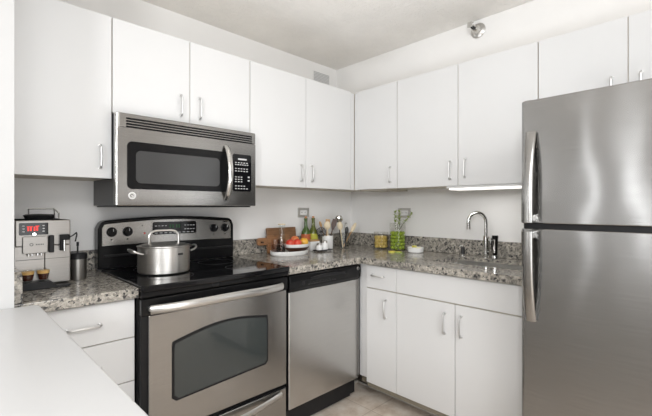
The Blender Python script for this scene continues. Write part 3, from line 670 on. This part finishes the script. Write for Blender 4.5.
tumbler('left pink-tinted drinking glass on the white tray', -0.975, -0.186); tumbler('right pink-tinted drinking glass beside the fruit bowl', -0.968, -0.246)
for k, (x, y, z, lb) in enumerate(((-.925, -.268, 0.9245, 'small brown biscuit at the front of the white tray, left one'), (-.893, -.283, 0.9245, 'small brown biscuit at the front of the white tray, next to the fruit bowl'))):
    tag(MB().lathe([(0, 0), (.016, 0), (.017, .005), (.014, .010), (0, .012)], seg=20).build('biscuit', M['cookie']), lb, 'biscuit', 'biscuits on the tray').location = (x, y, z)
t = thing('fruit_bowl', 'white bowl with dark band full of fruit on the tray', 'bowl', (-0.842, -0.254, zt0 + .001))
MB().lathe([(0, 0), (.045, 0), (.050, .004), (.086, .034), (.098, .064), (.094, .064), (.080, .036), (.045, .010), (0, .008)], sy=.78, seg=40).build('bowl_body', M['white'], t)
dbm = []
prof = [(.052, .0065), (.0865, .0335), (.0895, .0400)]
MB().lathe([(.0505, .0045), (.072, .0205), (.0885, .0345), (.0925, .0425), (.0905, .0425), (.086, .0345), (.070, .0205), (.0495, .0045)], sy=.785, seg=40, cap=False).build('dark_band', M['wooddark'], t)
FR = [('redfruit', -.905, -.260, .030, 'red fruit at the left of the fruit bowl', 'red fruit'), ('redfruit', -.861, -.282, .031, 'red fruit at the front middle of the fruit bowl', 'red fruit'),
      ('orangefruit', -.839, -.230, .031, 'orange-red fruit in the middle of the bowl, behind the red ones', 'orange fruit'), ('yellowfruit', -.784, -.262, .032, 'yellow-orange fruit at the right of the bowl', 'yellow fruit')]
for mm, x, y, r, lb, ct_ in FR:
    t = thing('fruit', lb, 'fruit', (x, y, 0.968 + r * .9 + (.016 if mm == 'orangefruit' else 0)), group='fruit in the bowl')
    prof = [(0, -.82 * r)] + [(r * math.sin(PI * k / 12) * (1.0), -r * .92 * math.cos(PI * k / 12)) for k in range(1, 12)] + [(0, .80 * r)]
    MB().lathe(prof, seg=24).build('flesh', M[mm], t)
    MB().cyl((0, 0, .78 * r), (.002, 0, .98 * r), .0018, seg=8).build('stem', M['stem'], t)
def bottle(label, x, y, gm, lm):
    t = thing('bottle', label, 'bottle', (x, y, 0.9147), group='green bottles by the backsplash')
    MB().lathe([(0, 0), (.034, 0), (.036, .004), (.036, .118), (.033, .138), (.017, .168), (.0135, .182), (.0125, .228), (.0145, .229), (.0145, .238), (.0120, .240), (0, .240)]).build('bottle_body', M[gm], t)
    MB().lathe([(.0363, .022), (.0367, .0225), (.0367, .1195), (.0363, .120)], cap=False).build('label', M[lm], t)
    MB().cyl((0, 0, .2402), (0, 0, .254), .0095).build('cork', M['cork'], t)
bottle('green glass bottle with orange label and cork', -0.597, -0.070, 'olive', 'labelorange')
bottle('olive glass bottle with lime yellow label and cork', -0.520, -0.070, 'olive2', 'labelyellow')
t = thing('canister', 'square white canister with wooden lid in front of the bottles', 'canister', (-0.594, -0.150, 0.9147))
MB().box(-.048, .048, -.026, .030, 0, .068, .005).build('jar', M['white'], t)
MB().box(-.044, .044, -.023, .027, .0685, .080, .003).build('lid', M['woodmid'], t)
t = thing('shaker_tray', 'small dark tray under the salt and pepper shakers', 'tray', (-0.578, -0.236, 0.9147))
MB().box(-.070, .070, -.028, .028, .006, .010, .001).build('plate', M['satin'], t)
r_ = MB().tube([(-.070, -.028, .010), (.070, -.028, .010), (.070, .028, .010), (-.070, .028, .010), (-.070, -.028, .010)], .003, 8); r_.build('rail', M['satin'], t)
[MB().ball((x, y, .004), .004, sub=2).build('foot', M['satin'], t) for x in (-.06, .06) for y in (-.02, .02)]
def shaker(label, x, h):
    t = thing('shaker', label, 'shaker', (x, -0.236, 0.9249), group='salt and pepper shakers')
    MB().lathe([(0, 0), (.024, 0), (.025, .003), (.025, h - .006), (.021, h), (0, h)]).build('shaker_body', M['white'], t)
    MB().lathe([(0, h + .0003), (.0195, h + .0003), (.0195, h + .011), (.015, h + .017), (0, h + .018)]).build('cap', M['nickel'], t)
shaker('shorter white shaker with metal cap on the dark tray', -.612, .036); shaker('taller white shaker with metal cap on the dark tray', -.556, .050)
t = thing('utensil_crock', 'white ceramic utensil crock with raised lines near the corner', 'crock', (-0.437, -0.145, 0.9147))
MB().lathe([(0, 0), (.040, 0), (.042, .004), (.044, .102), (.040, .102), (.038, .008), (0, .006)], seg=36).build('crock_body', M['white'], t)
for z in (.032, .046, .072): MB().lathe([(.0419 + z * .02, z), (.0434 + z * .02, z + .001), (.0419 + z * .02, z + .002)], seg=36, cap=False).build('raised_line', M['whiteplastic'], t)
t = thing('utensil_jar', 'clear glass jar holding kitchen tools in the corner', 'jar', (-0.302, -0.185, 0.9147))
MB().lathe([(0, 0), (.046, 0), (.050, .005), (.051, .122), (.049, .122), (.047, .008), (0, .006)], seg=36).build('jar_wall', M['smoke'], t)
def utensil(name, label, cat, base, tip, head, hm, sm=None, hr=.0045, group=None):
    """a handle from base (in the pot) to tip, with a head oriented along it"""
    t = thing(name, label, cat, base, group=group)
    v = Vector(tip) - Vector(base)
    MB().tube([(0, 0, 0), tuple(v * .5), tuple(v)], hr, 10).build('handle', M[sm or hm], t)
    q = v.to_track_quat('Z', 'Y').to_matrix().to_4x4()
    # face the head's flat side to the room (local x across, y towards the room)
    zax = v.normalized(); yax = Vector((-.66, -.75, 0)); yax = (yax - zax * yax.dot(zax)).normalized(); xax = yax.cross(zax)
    q = Matrix((xax, yax, zax)).transposed().to_4x4(); q.translation = v
    m = MB()
    if head[0] == 'spoon':
        w_, h_ = head[1], head[2]
        b = bmesh.new(); bmesh.ops.create_icosphere(b, subdivisions=3, radius=1)
        for p in b.verts: p.co = q @ Vector((p.co.x * w_, p.co.y * .008 - .012 * (1 - p.co.x ** 2 - p.co.z ** 2 if p.co.y < 0 else 0) * 0, p.co.z * h_ + h_ * .85))
        m._app(b, True)
    elif head[0] == 'spatula':
        w_, h_ = head[1], head[2]
        pl_ = [(-.35 * w_, 0), (.35 * w_, 0), (w_, h_ * .45), (w_ * .95, h_), (-w_ * .95, h_), (-w_, h_ * .45)]
        k0 = len(m.bm.verts); m.prism(pl_, 'y', -.003, .003, .0015); bmesh.ops.transform(m.bm, matrix=q, verts=m.bm.verts)
    elif head[0] == 'ring':
        r0 = head[1]
        for rr in (r0, r0 * .72, r0 * .42): m.tube([(rr * math.cos(a), 0, r0 + rr * math.sin(a)) for a in [2 * PI * k / 24 for k in range(25)]], .0032 if rr == r0 else .002, 8)
        for a in range(6): m.tube([(r0 * math.cos(a * PI / 6), 0, r0 + r0 * math.sin(a * PI / 6)), (-r0 * math.cos(a * PI / 6), 0, r0 - r0 * math.sin(a * PI / 6))], .0018, 6)
        bmesh.ops.transform(m.bm, matrix=q, verts=m.bm.verts)
    elif head[0] == 'whisk':
        w_, h_ = head[1], head[2]
        for a in range(5):
            an = PI * a / 5; L = []
            for k in range(17):
                u = PI * k / 16; L.append((w_ * math.cos(an) * -math.cos(u) * (0.35 + .65 * math.sin(u)) if 0 < k < 16 else 0, w_ * math.sin(an) * -math.cos(u) * (0.35 + .65 * math.sin(u)) if 0 < k < 16 else 0, h_ * math.sin(u) ** .8))
            m.tube(L, .0014, 6)
        bmesh.ops.transform(m.bm, matrix=q, verts=m.bm.verts)
    elif head[0] == 'ladle':
        r0 = head[1]; mt = q @ Matrix.Translation((0, 0, r0 * .6)) @ Matrix.Rotation(1.2, 4, 'X')
        m.lathe([(0, -r0 * .55), (r0 * .6, -r0 * .42), (r0, 0), (r0 * .93, 0), (r0 * .55, -r0 * .36), (0, -r0 * .48)], mtx=mt, seg=24)
    m.build('head', M[hm], t)
    return t
Zc = 0.9215
utensil('wooden_spoon', 'pale wooden spoon with round bowl at the front of the white crock', 'spoon', (-.440, -.160, Zc), (-.464, -.172, 1.072), ('spoon', .026, .032), 'woodpale', group='tools in the white crock')
utensil('wooden_spoon', 'slender honey-coloured wooden spoon leaning left in the white crock', 'spoon', (-.430, -.138, Zc), (-.490, -.130, 1.085), ('spoon', .010, .026), 'woodmid', group='tools in the white crock')
utensil('wooden_spatula', 'honey-coloured wooden spatula at the back of the white crock', 'spatula', (-.447, -.130, Zc), (-.418, -.120, 1.070), ('spatula', .018, .075), 'woodmid', group='tools in the white crock')
utensil('dark_spatula', 'dark brown spatula leaning right in the white crock', 'spatula', (-.440, -.150, Zc), (-.398, -.160, 1.062), ('spatula', .020, .085), 'wooddark', group='tools in the white crock')
utensil('skimmer', 'round dark wire skimmer leaning left in the white crock', 'skimmer', (-.425, -.150, Zc), (-.482, -.140, 1.020), ('ring', .034), 'dark', group='tools in the white crock')
utensil('wooden_spoon', 'pale wooden spoon standing at the left of the glass jar', 'spoon', (-.300, -.180, Zc), (-.322, -.175, 1.062), ('spoon', .022, .034), 'woodpale', group='tools in the glass jar')
utensil('wooden_spoon', 'long honey wooden spoon leaning right out of the glass jar', 'spoon', (-.312, -.195, Zc), (-.238, -.215, 1.042), ('spoon', .015, .045), 'woodpale', 'woodmid', group='tools in the glass jar')
utensil('whisk', 'metal wire whisk upright in the glass jar', 'whisk', (-.290, -.185, Zc), (-.286, -.190, 1.01), ('whisk', .030, .105), 'nickel', 'dark', group='tools in the glass jar')
utensil('metal_spoon', 'dark metal spoon in the middle of the glass jar', 'spoon', (-.300, -.205, Zc), (-.300, -.218, 1.030), ('spoon', .016, .030), 'dark', group='tools in the glass jar')
utensil('ladle', 'shiny steel ladle tallest in the glass jar', 'ladle', (-.310, -.165, Zc), (-.318, -.155, 1.125), ('ladle', .032), 'chrome', 'dark', group='tools in the glass jar')

# ------------------------------------------------------------------ jars on the sink wall
def jar(name, label, loc, r, h):
    t = thing(name, label, 'jar', loc)
    MB().lathe([(0, 0), (r - .003, 0), (r, .004), (r, h), (r - .003, h), (r - .003, .007), (0, .006)], seg=40).build('jar_wall', M['smoke'], t)
    return t
def scatter(src, spots, R_):
    for k, p in enumerate(spots):
        o = src if k == 0 else src.copy()
        if k: C.objects.link(o)
        o.location = p; o.rotation_euler = (R_.uniform(-.6, .6), R_.uniform(-.6, .6), R_.uniform(0, 6)); 
JL = (-0.125, -0.425, 0.9147); jar('glass_jar', 'squat glass jar filled with yellow pasta', JL, .057, .130)
R_ = random.Random(3)
ps = tag(MB().lathe([(0, -.012), (.012, -.011), (.0165, -.004), (.0165, .004), (.012, .011), (0, .012)], seg=14).build('pasta_piece', M['pasta']), 'chunky yellow pasta piece inside the squat glass jar', 'pasta', 'pasta in the squat jar')
spots = []
for lay in range(4):
    z = JL[2] + .0205 + lay * .0225; off = lay * .45
    for k in range(7): spots.append((JL[0] + .0355 * math.cos(off + k * 2 * PI / 7), JL[1] + .0355 * math.sin(off + k * 2 * PI / 7), z))
    spots.append((JL[0], JL[1], z))
scatter(ps, spots, random.Random(1))
for ob in [o for o in C.objects if o.name.startswith('pasta_piece')]: ob.rotation_euler = (ob.rotation_euler.x * .3, ob.rotation_euler.y * .3, ob.rotation_euler.z)
JG = (-0.135, -0.590, 0.9147); jar('glass_jar', 'tall glass jar filled with green grapes and sprigs', JG, .060, .205)
gp = tag(MB().ball((0, 0, 0), .0140, 1, 1, 1.06, 2).build('green_grape', M['lime']), 'round green grape inside the tall glass jar', 'grape', 'green grapes in the tall jar')
spots = []
for lay in range(5):
    z = JG[2] + .0215 + lay * .0268; off = lay * .35
    for k in range(9): spots.append((JG[0] + .0418 * math.cos(off + k * 2 * PI / 9), JG[1] + .0418 * math.sin(off + k * 2 * PI / 9), z))
spots += [(JG[0] + .0135 * math.cos(k * 2 * PI / 3 + .4), JG[1] + .0135 * math.sin(k * 2 * PI / 3 + .4), JG[2] + .0215 + 4 * .0268) for k in range(2)]
scatter(gp, spots, random.Random(2))
def sprig(label, base, tip, leaves, seed):
    R = random.Random(seed); t = thing('leafy_sprig', label, 'sprig', base, group='sprigs in the tall jar')
    v = Vector(tip) - Vector(base); side = Vector((.3, -1, 0)) * R.uniform(-.008, .008)
    pts = [v * (k / 8) + side * math.sin(PI * k / 8) for k in range(9)]
    MB().tube(pts, .0019, 8, radii=[.0024 - .0013 * k / 8 for k in range(9)]).build('stem', M['stem'], t)
    for k in range(leaves):
        u = .40 + .60 * k / max(1, leaves - 1); p = v * u; an = k * 2.4 + seed
        d = Vector((math.cos(an), math.sin(an), .45)).normalized(); q = d.to_track_quat('X', 'Z').to_matrix().to_4x4(); q.translation = p
        L = R.uniform(.020, .030)
        m = MB(); b = bmesh.new(); bmesh.ops.create_icosphere(b, subdivisions=2, radius=1)
        for w_ in b.verts: w_.co = q @ Vector(((w_.co.x + 1) * L / 2 + .001, w_.co.y * L * .33, w_.co.z * .0012 + .15 * L * (1 - w_.co.x ** 2)))
        m._app(b, True); m.build('leaf', M['leaf'], t)
zb_ = JG[2] + .156
sprig('upright leafy sprig at the left of the tall jar', (-.135, -.575, zb_), (-.128, -.563, 1.205), 11, 1)
sprig('tallest leafy sprig in the middle of the tall jar', (-.125, -.592, zb_), (-.130, -.602, 1.215), 13, 2)
sprig('leafy sprig arching right over the outlet from the tall jar', (-.130, -.603, zb_), (-.120, -.705, 1.195), 14, 3)
sprig('short leafy sprig at the right of the tall jar', (-.150, -.600, zb_), (-.165, -.632, 1.160), 7, 4)
t = thing('small_bowl', 'small white bowl of lemon pieces right of the grape jar', 'bowl', (-0.150, -0.755, 0.9147))
MB().lathe([(0, 0), (.050, 0), (.055, .004), (.058, .036), (.054, .036), (.050, .010), (0, .008)], seg=36).build('bowl_body', M['white'], t)
for k, (x, y, z, r) in enumerate(((-.160, -.735, .031, .4), (-.140, -.765, .031, 1.9), (-.165, -.778, .031, 3.0), (-.150, -.755, .048, .9))):
    w_ = tag(MB().prism([(.026 * math.cos(a), .026 * math.sin(a)) for a in [PI * j / 10 for j in range(11)]], 'z', -.007, .007, .003).build('lemon_wedge', M['lemon']),
             ['lemon wedge at the left of the small white bowl', 'lemon wedge at the far right of the small white bowl', 'lemon wedge at the front of the small white bowl', 'lemon wedge on top of the pile in the small white bowl'][k], 'lemon wedge', 'lemon wedges in the small bowl')
    w_.location = (x, y, .9147 + z - .006); w_.rotation_euler = (.15 * math.sin(k * 2), .1, r)
for k, (x, y, mm, lb) in enumerate(((-.262, -.630, 'lemon', 'yellow lemon slice lying on the granite before the grape jar'), (-.262, -.688, 'leaf', 'green lime slice lying on the granite before the grape jar'))):
    t = thing('citrus_slice', lb, 'citrus slice', (x, y, .9144), k * .7)
    MB().lathe([(0, 0), (.030, 0), (.031, .004), (.030, .008), (0, .008)], seg=24, sx=1, sy=.8).build('rind', M[mm], t)
    MB().lathe([(0, .0082), (.025, .0082), (.024, .0095), (0, .0095)], seg=24, sx=1, sy=.8).build('flesh', M['pasta' if k == 0 else 'lemon'], t)
